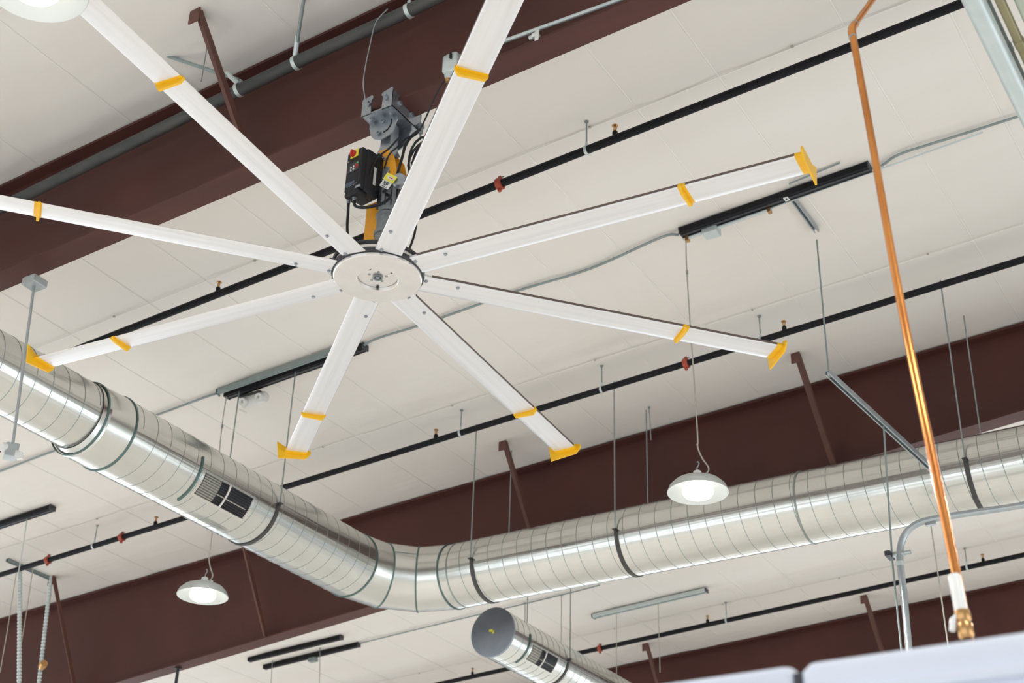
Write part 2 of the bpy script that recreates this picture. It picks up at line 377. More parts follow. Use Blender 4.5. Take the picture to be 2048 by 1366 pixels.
cprof = [(-.099, .014), (-.100, -.012), (-.072, -.050), (.085, -.030), (.099, -.004), (.100, .006), (.09, .013), (.05, .022), (0, .027), (-.05, .026), (-.085, .022)]
mk(extr(cprof, 2.245, 2.262).add(*[(lambda q: (q.v, q.f))(extr([(t*1.02, z*1.12) for t, z in prof], 2.235, 2.285))][0]), 'blade_collar', M['yellow'], blade)
wprof = [(-.118, -.022), (-.085, -.052), (.150, -.056), (.158, .096), (.075, .044), (-.10, .034), (-.130, .022), (-.134, .0)]
mk(extr(wprof, 3.035, 3.047).add(*[(lambda q: (q.v, q.f))(extr([(t*1.04, z*1.2) for t, z in prof], 2.985, 3.036))][0]), 'winglet', M['yellow'], blade)
for xx, tt in ((.33, -.05), (.56, -.045)):
    a_, b_ = pt(tt, -.011)
    mk(MB().lathe([(0, .004), (.016, .004), (.016, -.002), (.010, -.003), (.010, -.012), (0, -.013)], (xx, a_, b_), seg=6), 'bolt', M['steel'], blade)
a_, b_ = pt(0, -.011)
mk(MB().box((.285, 0, .024), (.13, .11, .010)).box((.26, 0, .04), (.10, .06, .03)), 'blade_root', M['blacksteel'], blade)
blade.rotation_euler.z = PH
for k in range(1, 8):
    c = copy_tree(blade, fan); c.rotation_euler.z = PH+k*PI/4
# gearbox, motor, frame
MB().lathe([(0, .08), (.085, .08), (.09, .09), (.09, .13), (.072, .14), (.072, .30), (.082, .305), (.082, .33), (.070, .335), (.070, .45), (.078, .455), (.078, .48), (.06, .49), (0, .49)], H3(.035, 0, 0), seg=32).build('gearbox', M['motor'], fan)
mo = MB().lathe([(0, .49), (.062, .49), (.066, .50), (.066, .74), (.07, .75), (.07, .84), (.05, .875), (0, .885)], H3(.045, -.01, 0), seg=28).build('motor', M['motor'], fan)
for k in range(10):
    a = 2*PI*k/10; MB().box(H3(.045+.072*math.cos(a), -.01+.072*math.sin(a), .62), (.016, .004, .2), (V((math.cos(a), math.sin(a), 0)), V((-math.sin(a), math.cos(a), 0)), Z)).build('cooling_fin', M['blacksteel'], mo, smooth=False)
pl = MB().lathe([(0, .0), (.045, 0), (.054, .01), (.054, .045), (.045, .058), (0, .06)], aty(801, 366, HY-.10), (0.35, -.9, -.1), 22).build('fan_housing', M['steel'], mo)
sd = (X*.78-Z*.62).normalized(); sv = (X*.62+Z*.78).normalized()
SK = aty(776, 362, HY-.175)
MB().box(SK+sv*.026, (.115, .002, .055), (sd, sd.cross(sv), sv)).build('yellow_sticker', M['labely'], mo, smooth=False)
st2 = MB().box(SK-sv*.028, (.10, .002, .055), (sd, sd.cross(sv), sv)).build('white_sticker', M['labelw'], mo, smooth=False)
for i, (du, dv, w_, h_) in enumerate(((.0, .016, .06, .005), (-.022, .0, .006, .022), (-.008, .0, .006, .022), (.006, .0, .006, .022), (.020, .003, .006, .016), (0, -.020, .06, .004))):
    MB().box(SK-sv*.028+sd*du+sv*dv-Y*.003, (w_, .002, h_), (sd, sd.cross(sv), sv)).build('printed_mark', M['black'], st2, smooth=False)
st3 = MB().box(SK+sv*.026-Y*.003+sd*.01, (.07, .002, .022), (sd, sd.cross(sv), sv)).build('white_sticker', M['labelw'], mo, smooth=False)
MB().box(SK+sv*.026-Y*.005+sd*.015, (.04, .002, .007), (sd, sd.cross(sv), sv)).build('printed_mark', M['knob'], st3, smooth=False)
fr = MB().box(H3(-.085, .0, .35), (.115, .012, .56)).box(H3(-.145, .03, .35), (.010, .07, .56)).box(H3(-.025, .03, .35), (.010, .07, .56)).build('support_frame', M['orange'], fan, smooth=False)
hexp = [(-.125, -.17), (-.10, .06), (-.045, .135), (.03, .135), (.085, .06), (.135, -.12), (.10, -.20), (.03, -.10), (-.04, -.12), (-.06, -.24)]
for yy in (-.065, .065):
    MB().prism(hexp, H3(.015, yy, .885), X, Z, Y, .012).build('support_frame', M['orange'], fan, smooth=False)
for (bx_, bz_) in ((.03, .93), (.07, .80), (-.02, .985)):
    MB().lathe([(0, 0), (.017, 0), (.017, .012), (.009, .014), (.009, .026), (0, .026)], H3(bx_, -.072, bz_), (0, -1, 0), 6).build('bolt', M['steel'], fan)
# down tube and swivel mount
MB().prism([(-.075, 0), (-.04, .07), (-.04, .28), (.04, .28), (.04, .07), (.075, 0)], H3(-.0, -.045, 1.01), X, Z, Y, .008).prism([(-.075, 0), (-.04, .07), (-.04, .28), (.04, .28), (.04, .07), (.075, 0)], H3(0, .045, 1.01), X, Z, Y, .008).box(H3(.04, 0, 1.15), (.008, .09, .27)).box(H3(-.04, 0, 1.15), (.008, .09, .27)).build('down_tube', M['steel'], fan, smooth=False)
semi = [(-.125, .055)]+[(-.125+.0, 0)]+[(.115*math.cos(t)-.0, -.02+.115*math.sin(t)) for t in [PI+PI*i/12 for i in range(13)]]+[(.125, 0), (.125, .055)]
for yy in (-.085, .085):
    q = MB().prism(semi, H3(0, yy, 1.245), X, Z, Y, .010).build('swivel_plate', M['steel'], fan, smooth=False)
    for t in range(7):
        a = math.radians(-75+t*14)
        MB().box(H3(.075*math.cos(a), yy-.007*(1 if yy < 0 else -1), 1.24+.075*math.sin(a)), (.008, .004, .019), (V((math.cos(a), 0, math.sin(a))), Y, V((-math.sin(a), 0, math.cos(a))))).build('slot', M['black'], q, smooth=False)
    for (bx_, bz_) in ((-.03, 1.17), (.0, 1.265)):
        MB().lathe([(0, 0), (.018, 0), (.018, .012), (.009, .014), (.009, .03), (0, .03)], H3(bx_, yy+(-.006 if yy < 0 else .006), bz_), (0, -1 if yy < 0 else 1, 0), 6).build('bolt', M['steel'], q)
br = MB()
br.box(H3(0, 0, 1.305), (.27, .36, .010))
br.box(H3(.13, 0, 1.375), (.010, .36, .15)); br.box(H3(-.13, 0, 1.375), (.010, .36, .15))
for yy in (-.178, .178):
    br.prism([(-.135, 0), (-.135, .145), (-.125, .155), (-.050, .165), (-.040, .150), (-.040, .130), (-.055, .115), (-.050, 0)], H3(0, yy, 1.30), X, Z, Y, .010)
    br.prism([(.135, 0), (.135, .165), (.125, .172), (.040, .150), (.035, .130), (.050, .115), (.045, 0)], H3(0, yy, 1.30), X, Z, Y, .010)
bro = br.build('mount_bracket', M['steel'], fan, smooth=False)
for dx in (-.085, .085):
    for dy in (-.12, .12):
        MB().lathe([(0, -.03), (.009, -.03), (.009, -.014), (.019, -.012), (.019, 0), (0, 0)], H3(dx, dy, 1.30), seg=6).build('bolt', M['steel'], bro)
for dy in (-.09, .06):
    MB().lathe([(0, 0), (.02, 0), (.02, .012), (0, .014)], H3(.135, dy, 1.385), (1, 0, 0), 6).build('bolt', M['steel'], bro)
for dx in (-.07, .085):
    MB().tube([H3(dx, -.165, 1.40), H3(dx, -.21, 1.40)], .009, 6).tube([H3(dx, -.185, 1.38), H3(dx, -.197, 1.38)], .016, 6).build('bolt', M['steel'], bro)
MB().lathe([(0, 0), (.02, 0), (.02, .05), (.03, .05), (.03, .07), (0, .07)], H3(.155, .155, 1.27), seg=8).tube([H3(.15, .165, 1.36), H3(.15, .165, 1.24)], .007, 6).build('flange_clamp', M['motor'], bro)
# control box
cb_c = V((-.085, -.17, .765)); ca = math.radians(-8)
cx_, cy_ = V((math.cos(ca), math.sin(ca), 0)), V((-math.sin(ca), math.cos(ca), 0))
def CB(a, b, c): return HUB+cb_c+cx_*a+cy_*b+Z*c
cbx = MB().box(CB(0, .03, 0), (.165, .14, .37), (cx_, cy_, Z), .014).box(CB(.0, -.06, .0), (.155, .05, .35), (cx_, cy_, Z), .012).box(CB(.055, .09, .03), (.07, .06, .33), (cx_, cy_, Z), .006).box(CB(0, -.04, -.2), (.13, .1, .04), (cx_, cy_, Z), .01).build('control_box', M['black'], fan)
ip = MB().box(CB(-.0, -.088, .138), (.075, .006, .062), (cx_, cy_, Z)).build('isolator_plate', M['labely'], cbx, smooth=False)
MB().lathe([(0, 0), (.027, 0), (.025, .018), (0, .022)], CB(-.008, -.09, .138), -cy_, 20).box(CB(-.008, -.112, .138), (.012, .012, .05), (cx_, cy_, Z)).build('isolator_knob', M['knob'], cbx)
kp = MB().box(CB(0, -.087, .02), (.105, .004, .075), (cx_, cy_, Z)).build('keypad', M['blacksteel'], cbx, smooth=False)
for i, (u, v, mm) in enumerate(((-.02, .0, 'labelw'), (.005, .004, 'labelw'), (.028, .012, 'knob'), (-.02, -.02, 'labelw'), (.005, -.018, 'labelw'), (.028, -.012, 'knob'), (.043, .022, 'green'), (.045, -.004, 'knob'))):
    MB().lathe([(0, 0), (.008, 0), (.007, .004), (0, .005)], CB(u, -.089, .02+v), -cy_, 12).build('key', M[mm], cbx)
MB().box(CB(-.02, -.087, -.115), (.09, .003, .026), (cx_, cy_, Z)).build('name_strip', mat('name_strip_blue', (.07, .09, .14), .4), cbx, smooth=False)
MB().box(CB(-.0, -.087, -.135), (.10, .003, .004), (cx_, cy_, Z)).box(CB(-.062, -.087, .09), (.02, .003, .012), (cx_, cy_, Z)).build('small_print', M['motor'], cbx, smooth=False)
MB().box(CB(.084, .045, -.02), (.004, .022, .15), (cx_, cy_, Z)).build('side_label', M['labelw'], cbx, smooth=False)
MB().tube([CB(.065, -.085, .0), CB(.065, -.085, -.12)], .003, 6).build('door_seam', M['blacksteel'], cbx)
for u in (-.055, .0):
    MB().lathe([(0, 0), (.017, 0), (.017, -.012), (.013, -.014), (.013, -.034), (0, -.034)], CB(u, -.05, -.215), seg=8).build('cable_gland', M['steel'], cbx)
MB().box(CB(.055, -.08, -.165), (.05, .015, .02), (cx_, cy_, Z), .004).build('catch', M['steel'], cbx)
# cables
def cable(pts, r, name='cable', mm='black', n=8, parent=fan): return MB().tube(smoothpath(pts, n), r, 8).build(name, M[mm], parent)
cable([CB(.0, -.05, -.24), CB(.02, -.05, -.30), CB(.10, -.03, -.335), CB(.18, .04, -.30), CB(.2, .1, -.22), H3(.08, -.08, .6)], .011)
cable([CB(-.055, -.05, -.24), CB(-.055, -.045, -.32), CB(-.062, -.03, -.45), CB(-.07, .02, -.62)], .010)
cable([H3(.045, -.09, .83), H3(.09, -.10, .93), H3(.145, -.06, 1.02), H3(.17, -.02, 1.10), aty(838, 262, HY-.05), aty(880, 175, 6.6), aty(903, 150, 6.6)], .006)
cable([CB(.07, -.0, -.07), H3(.03, -.17, .86), H3(.10, -.12, .97), H3(.16, -.1, 1.05)], .007)
ccx = aty(848, 318, HY+.02); cp = []
for i in range(45):
    a = 2*PI*i/18+1.4; r_ = .155+.012*math.sin(i*.9)
    cp.append(ccx+X*(r_*.85*math.cos(a))+Z*(r_*1.15*math.sin(a))+Y*(.0012*i-.02))
MB().tube(cp, .009, 7).build('cable_coil', M['black'], fan)
cable([H3(.07, -.11, .60), H3(.14, -.08, .70), H3(.165, -.05, .90), H3(.17, -.03, 1.02), H3(.20, 0, 1.12), H3(.27, 0, 1.155)], .011)
cable([H3(.20, .02, .90), H3(.25, .05, .60), H3(.27, .03, .30), H3(.24, 0, .09)], .008)
cable([aty(903, 150, 6.6), aty(884, 205, 6.62), aty(872, 235, 6.66), ccx+Z*.17+X*.05], .006)
cable([H3(-.12, -.17, 1.45), aty(727, 160, 6.45), aty(740, 90, 6.42), aty(752, 45, 6.42), aty(775, 18, 6.44)], .005, 'safety_cable', 'rod')

# ================================================================== small electrical things on the near beam
jb = aty(903, 128, 6.58)
o = root('junction_box', jb, 'grey junction box on near beam, behind the upper right fan blade', 'box')
MB().box(jb, (.13, .07, .17), None, .022).lathe([(.0, 0), (.03, 0), (.03, -.03), (.02, -.05), (0, -.05)], jb+V((-.02, 0, -.08)), seg=8).build('housing', M['conduitlight'], o)
MB().box(jb+V((.02, -.045, .035)), (.015, .02, .05), None, .004).build('switch_lever', M['black'], o)
MB().lathe([(0, -.05), (.022, -.05), (.018, -.075), (0, -.075)], jb+V((-.02, 0, -.08)), seg=8).build('cable_gland', M['brass'], o)
a, b = aty(915, 116, 6.66), aty(1300, -22, 6.66)
o = root('conduit', a, 'pale conduit running along the lower flange of the near beam', 'conduit')
MB().tube([a, b], .0165, 12).build('tube', M['conduitlight'], o)
c = aty(1072, 72, 6.64)
MB().box(c+V((.02, -.02, -.02)), (.035, .012, .10), None, .004).box(c, (.05, .05, .035), None, .006).build('strap_clamp', M['white'], o)
MB().tube([c-X*.05-Z*.002, c+X*.0], .02, 10).build('coupling', M['conduitlight'], o)
# drop conduit with boxes, left edge
pa, pb = aty(68, 572, 6.72), aty(25, 893, 6.72)
o = root('conduit_drop', pb, 'thin grey conduit hanging from beam at left edge with square boxes at both ends', 'conduit')
MB().tube([pa, pb], .012, 10).build('tube', M['conduit'], o)
MB().box(pa+V((0, 0, .03)), (.15, .15, .07), None, .006).build('top_box', M['conduit'], o, smooth=False)
MB().box(pb+V((-.0, 0, -.045)), (.11, .10, .11), (V((.8, -.6, 0)), V((.6, .8, 0)), Z), .006).build('bottom_box', M['conduit'], o, smooth=False)
MB().lathe([(0, 0), (.036, 0), (.040, .02), (.030, .04), (0, .045)], pb+V((-.01, -.05, -.03)), (-.1, -1, -.2), 18).build('lens', M['white'], o)
MB().lathe([(0, 0), (.026, 0), (.026, .03), (0, .03)], pb+V((-.07, -.04, -.025)), (-.6, -.8, 0), 14).build('lens', M['blacksteel'], o)
MB().box(pb+V((.09, .0, -.085)), (.09, .03, .05), (V((.9, -.1, -.4)), Y, V((.4, 0, .9))), .006).box(pb+V((.12, 0, -.12)), (.05, .03, .03)).build('bracket', M['white'], o)

# ================================================================== sprinkler pipes
def sprinkler(yc, drop, r, x0, x1, label, heads=(), couplings=(), hangers=()):
    z = lambda q: rz(q)-drop
    o = root('sprinkler_pipe', (x0, yc, z(x0)), label, 'pipe')
    n = 6; MB().tube([(x0+(x1-x0)*i/n, yc, z(x0+(x1-x0)*i/n)) for i in range(n+1)], r, 16).build('pipe', M['pipe'], o)
    for px, py in heads:
        q = aty(px, py, yc).x; c = V((q, yc, z(q)))
        h = MB().lathe([(0, 0), (.024, 0), (.024, r+.035), (.017, r+.045), (0, r+.045)], c, seg=12).build('sprinkler_head', M['pipe'], o)
        MB().lathe([(0, 0), (.013, 0), (.013, .018), (.006, .02), (.006, .045), (0, .045)], c+Z*(r+.045), seg=8).tube([c+V((-.014, 0, r+.06)), c+V((-.016, 0, r+.085)), c+V((0, 0, r+.10))], .004, 6).tube([c+V((.014, 0, r+.06)), c+V((.016, 0, r+.085)), c+V((0, 0, r+.10))], .004, 6).build('frame', M['brass'], h)
        MB().lathe([(0, 0), (.028, .003), (.026, .007), (0, .006)], c+Z*(r+.098), seg=14).build('deflector', M['brass'], h)
    for px, py in couplings:
        q = aty(px, py, yc).x; c = V((q, yc, z(q)))
        k = MB().lathe([(r, -.028), (r+.018, -.026), (r+.02, 0), (r+.018, .026), (r, .028)], c, XS, 18).box(c+V((0, 0, r+.03)), (.03, .03, .03), None, .006).box(c-V((0, 0, r+.03)), (.03, .03, .03), None, .006).build('coupling', M['red'], o)
        MB().tube([c+V((-.04, 0, r+.032)), c+V((.04, 0, r+.032))], .006, 6).build('bolt', M['rod'], k)
    for q in hangers:
        c = V((q, yc, z(q)))
        MB().tube([c+Z*(r+.02), V((q, yc, rz(q)-.005))], .007, 8).lathe([(.0, 0), (.02, 0), (.018, -.012), (0, -.015)], V((q, yc, rz(q)-.008)), seg=10).build('hanger_rod', M['conduitgrey'], o)
        MB().lathe([(r+.001, -.013), (r+.006, -.013), (r+.006, .013), (r+.001, .013), (r+.001, -.013)], c, X, 18).lathe([(0, r), (.012, r), (.012, r+.045), (0, r+.045)], c, seg=8).build('hanger_ring', M['conduitlight'], o)
s1y, s2y, s3y = 8.69, 12.38, 19.58
sprinkler(s1y, .315, .036, -12.2, 6, 'black sprinkler pipe directly above the fan, nearest run on white ceiling', [(437, 573), (1230, 256)], [(1000, 357)], [-4.83, -12.2+.3])
sprinkler(s2y, .30, .035, -20, 6, 'black sprinkler pipe below the fan blades, in front of the second beam', [(872, 868), (1568, 650), (312, 1040)], [(1372, 720), (245, 1068), (97, 1116)], [-4.83, -6.68, -8.5, -14.2])
sprinkler(s3y, .29, .035, -20, 6, 'black sprinkler pipe beyond the long duct, farthest run at bottom', [(1415, 1238), (1965, 1112), (945, 1343)], [(1200, 1294)], [-4.83, -8.46])
# the big main along the near beam
mp = [aty(-160, 497, 6.5), aty(100, 367, 6.5), aty(390, 224, 6.5), aty(620, 112, 6.5), aty(800, 30, 6.5), aty(1010, -70, 6.5)]
o = root('water_main', mp[0], 'thick dark grey iron pipe along top of the near beam', 'pipe')
MB().tube(mp, .05, 20).build('pipe', M['main'], o)
for (px, py), top in (((818, 22), None), ((592, 126), (612, -30)), ((478, 180), (335, 112))):
    c = aty(px, py, 6.5)
    MB().lathe([(.051, -.016), (.058, -.016), (.058, .016), (.051, .016), (.051, -.016)], c, mp[2]-mp[1], 20).box(c+V((0, 0, .075)), (.03, .03, .05), None, .006).build('clamp', M['conduitlight'], o)
    if top is None: MB().tube([c+Z*.07, V((c.x, c.y, rz(c.x)))], .007, 8).build('hanger_rod', M['conduit'], o)
    else:
        t = rp(*top); MB().tube([c+V((0, -.02, .09)), t], .014, 8).build('sway_brace', M['conduitgrey'], o)
        MB().tube([c+V((0, -.02, .05)), c+V((0, -.02, .1))+(t-c).normalized()*.12], .02, 8).build('brace_clamp', M['conduitlight'], o)
MB().tube([rp(418, 72), rp(418, 72)-Z*.46+V((0, 0, 0))], .005, 6).build('hanger_rod', M['rod'], o)

# ================================================================== spiral ducts
R = .37; DZ = 6.0
def ringpts(c, u, v, r, seg=40): return [V(c)+u*(r*math.cos(2*PI*k/seg))+v*(r*math.sin(2*PI*k/seg)) for k in range(seg)]
def duct_seg(name, rings, parent, seg=40, mm='galv'):
    q = MB(); vs = []
    for (c, u, v, r) in rings: vs += ringpts(c, u, v, r, seg)
    q.add(vs, [(i*seg+k, i*seg+(k+1) % seg, (i+1)*seg+(k+1) % seg, (i+1)*seg+k) for i in range(len(rings)-1) for k in range(seg)])
    return q.build(name, M[mm], parent)
def spiral(p0, d, L, u, v, r, pitch, parent):
    q = MB(); seg = 36; n = int(L/pitch*seg); vs = []
    prf = ((-.0045, .0), (-.002, .0032), (.002, .0032), (.0045, .0))
    for i in range(n+1):
        t = 2*PI*i/seg; cc = V(p0)+d*(pitch*i/seg); e = u*math.cos(t)+v*math.sin(t)
        for a_, b_ in prf: vs.append(cc+d*a_+e*(r+b_-.0005))
    q.add(vs, [(i*4+k, i*4+k+1, (i+1)*4+k+1, (i+1)*4+k) for i in range(n) for k in range(3)])
    return q.build('spiral_seam', M['ridge'], parent)
def joint(c, d, r, parent, w_=.012, h_=.008, a0=0, a1=2*PI, mm='ring', name='joint_ring'):
    return MB().lathe([(r, -w_), (r+h_, -w_*.8), (r+h_, w_*.8), (r, w_)], c, d, 40, a0, a1).build(name, M[mm], parent)
d1 = root('spiral_duct', (-9.85, 13.15, DZ), 'long silver spiral duct with a ninety degree elbow, running across the picture', 'duct')
AX = -9.85; AY = 13.15; ER = .85
EC = V((AX+ER, AY-ER, DZ))
sA = duct_seg('duct_section', [((AX, 8.52, DZ), X, Z, R), ((AX, AY-ER, DZ), X, Z, R)], d1, mm='galvy')
spiral((AX, 8.6, DZ), Y, AY-ER-8.65, X, Z, R, .187, sA)
sB = duct_seg('duct_section', [((AX+ER, AY, DZ), Y, Z, R), ((7, AY, DZ), Y, Z, R)], d1, mm='galvx')
spiral((AX+ER+.2, AY, DZ), X, 15.5, Y, Z, R, .187, sB)
sC = duct_seg('duct_section', [((AX-.02, 8.16, DZ+.03), X, Z, .33), ((AX-.02, 2.5, DZ+.03), X, Z, .33)], d1, mm='galvy')
spiral((AX-.02, 8.1, DZ+.03), -Y, 5.5, X, Z, .33, .187, sC)
red = duct_seg('reducer', [((AX-.02, 8.14, DZ+.03), X, Z, .335), ((AX, 8.20, DZ-.005), X, Z, .368), ((AX, 8.50, DZ), X, Z, R+.004)], d1)
joint((AX-.01, 8.17, DZ+.005), Y, .362, d1, .012, .008); joint((AX, 8.51, DZ), Y, R+.003, d1, .012, .010)
for i in range(3):
    rings = []
    for a in (i*PI/6, (i+1)*PI/6):
        e = V((-math.cos(a), math.sin(a), 0)); rings.append((EC+e*ER, e, Z, R+.003))
    duct_seg('elbow_gore', rings, d1)
for i in range(4):
    a = i*PI/6; e = V((-math.cos(a), math.sin(a), 0)); t = V((math.sin(a), math.cos(a), 0))
    joint(EC+e*ER, t, R+.002, d1, .010, .008)
joint((AX+ER+.12, AY, DZ), X, R, d1, .008, .005, mm='ridge')
joint((aty(1590, 1000, 12.8).x, AY, DZ), X, R, d1, .012, .007, mm='ridge')
# lengthwise lap seams on two gores
for i in (1,):
    for a0_, dz_ in ((PI/6, .16),):
        p = []
        for a in (i*PI/6+.02, (i+1)*PI/6-.02):
            e = V((-math.cos(a), math.sin(a), 0)); ph = math.radians(152)
            p.append(EC+e*ER+e*(R+.005)*math.cos(ph)+Z*((R+.005)*math.sin(ph)))
        MB().tube(p, .005, 6).build('lap_seam', M['ring'], d1)

def grille(px, py, ax_x, ax_z, r, L, hgt, parent, nsl=10, damp=.33, phi=-31):
    # curved register on the side of a duct that runs along Y
    phi = math.radians(phi); c0 = V((ax_x+r*math.cos(phi), 0, ax_z+r*math.sin(phi)))
    # find y where the outline centre falls on the picked pixel
    best = None
    for i in range(4000):
        yy = 8+i*.003; P = V((c0.x, yy, c0.z)); cc = (P.dot(RIGHT), P.dot(UP), P.dot(FWD)); xx = 1024+F*cc[0]/cc[2]
        if best is None or abs(xx-px) < best[0]: best = (abs(xx-px), yy)
    yc = best[1]; hw = hgt/2/r
    def P3(ang, yy, rr_): return V((ax_x+rr_*math.cos(ang), yy, ax_z+rr_*math.sin(ang)))
    def patch(a0, a1, y0, y1, r0, r1, n=6):
        q = MB(); vs = []
        for i in range(n+1):
            a = a0+(a1-a0)*i/n
            vs += [P3(a, y0, r0), P3(a, y0, r1), P3(a, y1, r1), P3(a, y1, r0)]
        fs = [(i*4+k, i*4+(k+1) % 4, (i+1)*4+(k+1) % 4, (i+1)*4+k) for i in range(n) for k in range(4)]+[(3, 2, 1, 0), (n*4, n*4+1, n*4+2, n*4+3)]
        return q.add(vs, fs)
    y0, y1 = yc-L/2, yc+L/2
    g = patch(phi-hw-.07, phi+hw+.07, y0-.04, y1+.04, r, r+.004).build('grille_frame', M['galv'], parent)
    patch(phi-hw, phi+hw, y0, y1, r+.0045, r+.006).build('grille_opening', M['black'], g)
    patch(phi-hw, phi+hw, y0+.004, y0+L*damp, r+.0062, r+.009).build('damper_plate', M['wire'], g)
    for k in range(nsl):
        a = phi-hw+2*hw*(k+.5)/nsl
        patch(a-.006, a+.006, y0, y1, r+.009, r+.020, 1).build('louvre', M['blacksteel'], g)
    ym = y0+L*(damp+.17)
    patch(phi-hw, phi+hw, ym-.010, ym+.010, r+.010, r+.022).build('divider_bar', M['seam'], g)
    patch(phi-hw*.16-.012, phi-hw*.16+.012, y0+L*damp, y1-.05, r+.012, r+.0215, 1).build('divider_bar', M['wire'], g)
    return yc
yg = grille(450, 984, AX, DZ, R, .70, .235, d1)
def arc(c, ax_, u, v, r, a0, a1, w_, th, n=20):
    q = MB(); vs = []
    for i in range(n+1):
        a = a0+(a1-a0)*i/n; e = u*math.cos(a)+v*math.sin(a)
        for s_, rr_ in ((-1, r), (-1, r+th), (1, r+th), (1, r)): vs.append(V(c)+ax_*(s_*w_/2)+e*rr_)
    return q.add(vs, [(i*4+k, i*4+(k+1) % 4, (i+1)*4+(k+1) % 4, (i+1)*4+k) for i in range(n) for k in range(4)]+[(3, 2, 1, 0), (n*4, n*4+1, n*4+2, n*4+3)])
arc((AX, yg-.425, DZ), Y, X, Z, R, math.radians(-72), math.radians(8), .022, .012).build('grille_edge', M['ring'], d1)

def hanger(c, axis, side, r, label, tops=None, group='black strap hangers under the ducts', ztop=None):
    # half strap under the duct and a threaded rod up to the roof on either side
    c = V(c); o = root('duct_hanger', c, label, 'hanger', group)
    arc(c, axis, side, Z, r+.002, 0, -PI, .045, .007).build('strap', M['strap'], o)
    for s_ in (1, -1):
        e = c+side*(s_*(r+.022)); zt = rz(e.x)-.01 if ztop is None else ztop
        if ztop is not None and s_ < 0: continue
        MB().tube([e-Z*.02, V((e.x, e.y, zt))], .0075, 8).build('rod', M['rod'], o)
        MB().box(e, (.05, .05, .008)).lathe([(0, -.03), (.014, -.03), (.014, -.006), (0, -.006)], e, seg=6).build('nut', M['strap'], o)
    return o
hanger((AX, 10.57, DZ), Y, X, R, 'black strap and rods on the duct just right of its louvred grille')
hanger((AX-.02, B1-.0, DZ+.03), Y, X, .33, 'duct hanger rod dropping from near beam at left edge', ztop=zb1(-9.5))
for px, py, lb in ((943, 1118, 'black strap and rods right after the duct elbow'), (1232, 1066, 'black strap and rods on duct, left of the glowing far lamp'),
                   (1926, 882, 'black strap and rods on the duct near the right edge, beside copper pipe')):
    q = aty(px, py, AY-R); hanger((q.x, AY, DZ), X, -Y, R, lb)

# capped duct below the elbow
cc = atz(985, 1264, DZ); R2 = .315
d2 = root('spiral_duct', cc, 'short silver duct with blue-grey round end cap below the elbow', 'duct')
sD = duct_seg('duct_section', [(cc, X, Z, R2), (cc+Y*13, X, Z, R2)], d2, mm='galvy')
spiral(cc+Y*.1, Y, 12.7, X, Z, R2, .15, sD)
cap = MB().lathe([(0, -.004), (R2-.006, -.004), (R2+.006, 0), (R2+.006, .03), (R2, .03)], cc, Y, 48).build('end_cap', M['capblue'], d2)
MB().box(cc+V((-.02, -.008, .02)), (.05, .004, .03)).box(cc+V((.015, -.008, -.005)), (.03, .004, .04)).build('sticker', M['labely'], cap, smooth=False)
yg2 = grille(1086, 1303, cc.x, DZ, R2, .62, .21, d2, 7, .34)
arc((cc.x, yg2-.40, DZ), Y, X, Z, R2, math.radians(-70), math.radians(8), .022, .012).build('grille_edge', M['ring'], d2)
q = aty(1137, 1315, 17)
best = min((abs(1024+F*(P.dot(RIGHT)/P.dot(FWD))-1137), yy) for yy in [15+i*.01 for i in range(400)] for P in [V((cc.x+R2, yy, DZ))])
hanger((cc.x, best[1], DZ), Y, X, R2, 'black strap and rods on the capped duct beside its small grille')

# ================================================================== pendant lamps
def lamp(P, top, label, group='pendant lamps', real=True):
    o = root('pendant_lamp', P, label, 'lamp', group)
    L = lambda a, b, c: P+V((a, b, c))
    sh = MB().lathe([(.07, .135), (.13, .125), (.20, .095), (.245, .05), (.265, .0), (.262, -.004), (.240, .045), (.195, .085), (.13, .112), (.07, .12)], P, seg=40).build('lamp_shade', M['shade'], o)
    MB().lathe([(0, .12), (.07, .11), (.11, .08), (.128, .045), (.134, .015), (.130, -.01), (.118, -.028), (.095, -.040), (.05, -.047), (0, -.049)], P, seg=32).build('lamp_bulb', M['lampglow'], o)
    MB().lathe([(0, .15), (.075, .15), (.08, .125), (.07, .115), (0, .115)], P, seg=24).lathe([(0, .15), (.035, .15), (.035, .195), (.02, .205), (0, .205)], P, seg=16).build('lamp_cap', M['white'], o)
    MB().tube([L(0, 0, .20), L(.0, 0, .235), L(.012, 0, .25), L(.02, 0, .27), L(.01, 0, .29), L(0, 0, .285)], .006, 6).build('hook', M['rod'], o)
    for s_ in (-1, 1): MB().lathe([(0, 0), (.016, 0), (.012, .03), (0, .032)], L(s_*.09, 0, .125), (s_*.6, 0, 1), 8).build('wing_screw', M['white'], o)
    MB().tube(smoothpath([L(.05, 0, .155), L(.10, -.01, .165), L(.11, -.01, .21), L(.05, -.005, .32), L(.01, 0, .45), L(.015, 0, .62), V((top.x, top.y, top.z-.5))+(P-top)*.0, top], 6), .0065, 6).build('cord', M['wire'], o)
    MB().lathe([(0, 0), (.012, 0), (.012, .04), (0, .04)], top-Z*.42, seg=8).build('cord_grip', M['rod'], o)
    l = bpy.data.lights.new('lamp_light', 'SPOT'); l.energy = LAMP_W*((1 if P.x > -8 else 2.2) if P.y < 5 else 1.15 if P.y < 15 else 1.7); l.shadow_soft_size = .13; l.spot_size = math.radians(160); l.spot_blend = .35; l.color = (1, .975, .93)
    lo = bpy.data.objects.new('lamp_light', l); C.objects.link(lo); lo.location = P-Z*.07
    return o
t1, t2 = V((-10.43, 10.575, rz(-10.43)-.05)), V((-4.83, 10.63, rz(-4.83)-.05))
p1 = aty(405, 1192, 10.575); lamp(V((p1.x, 10.575, p1.z)), t1, 'glowing pendant lamp hanging under the duct at lower left')
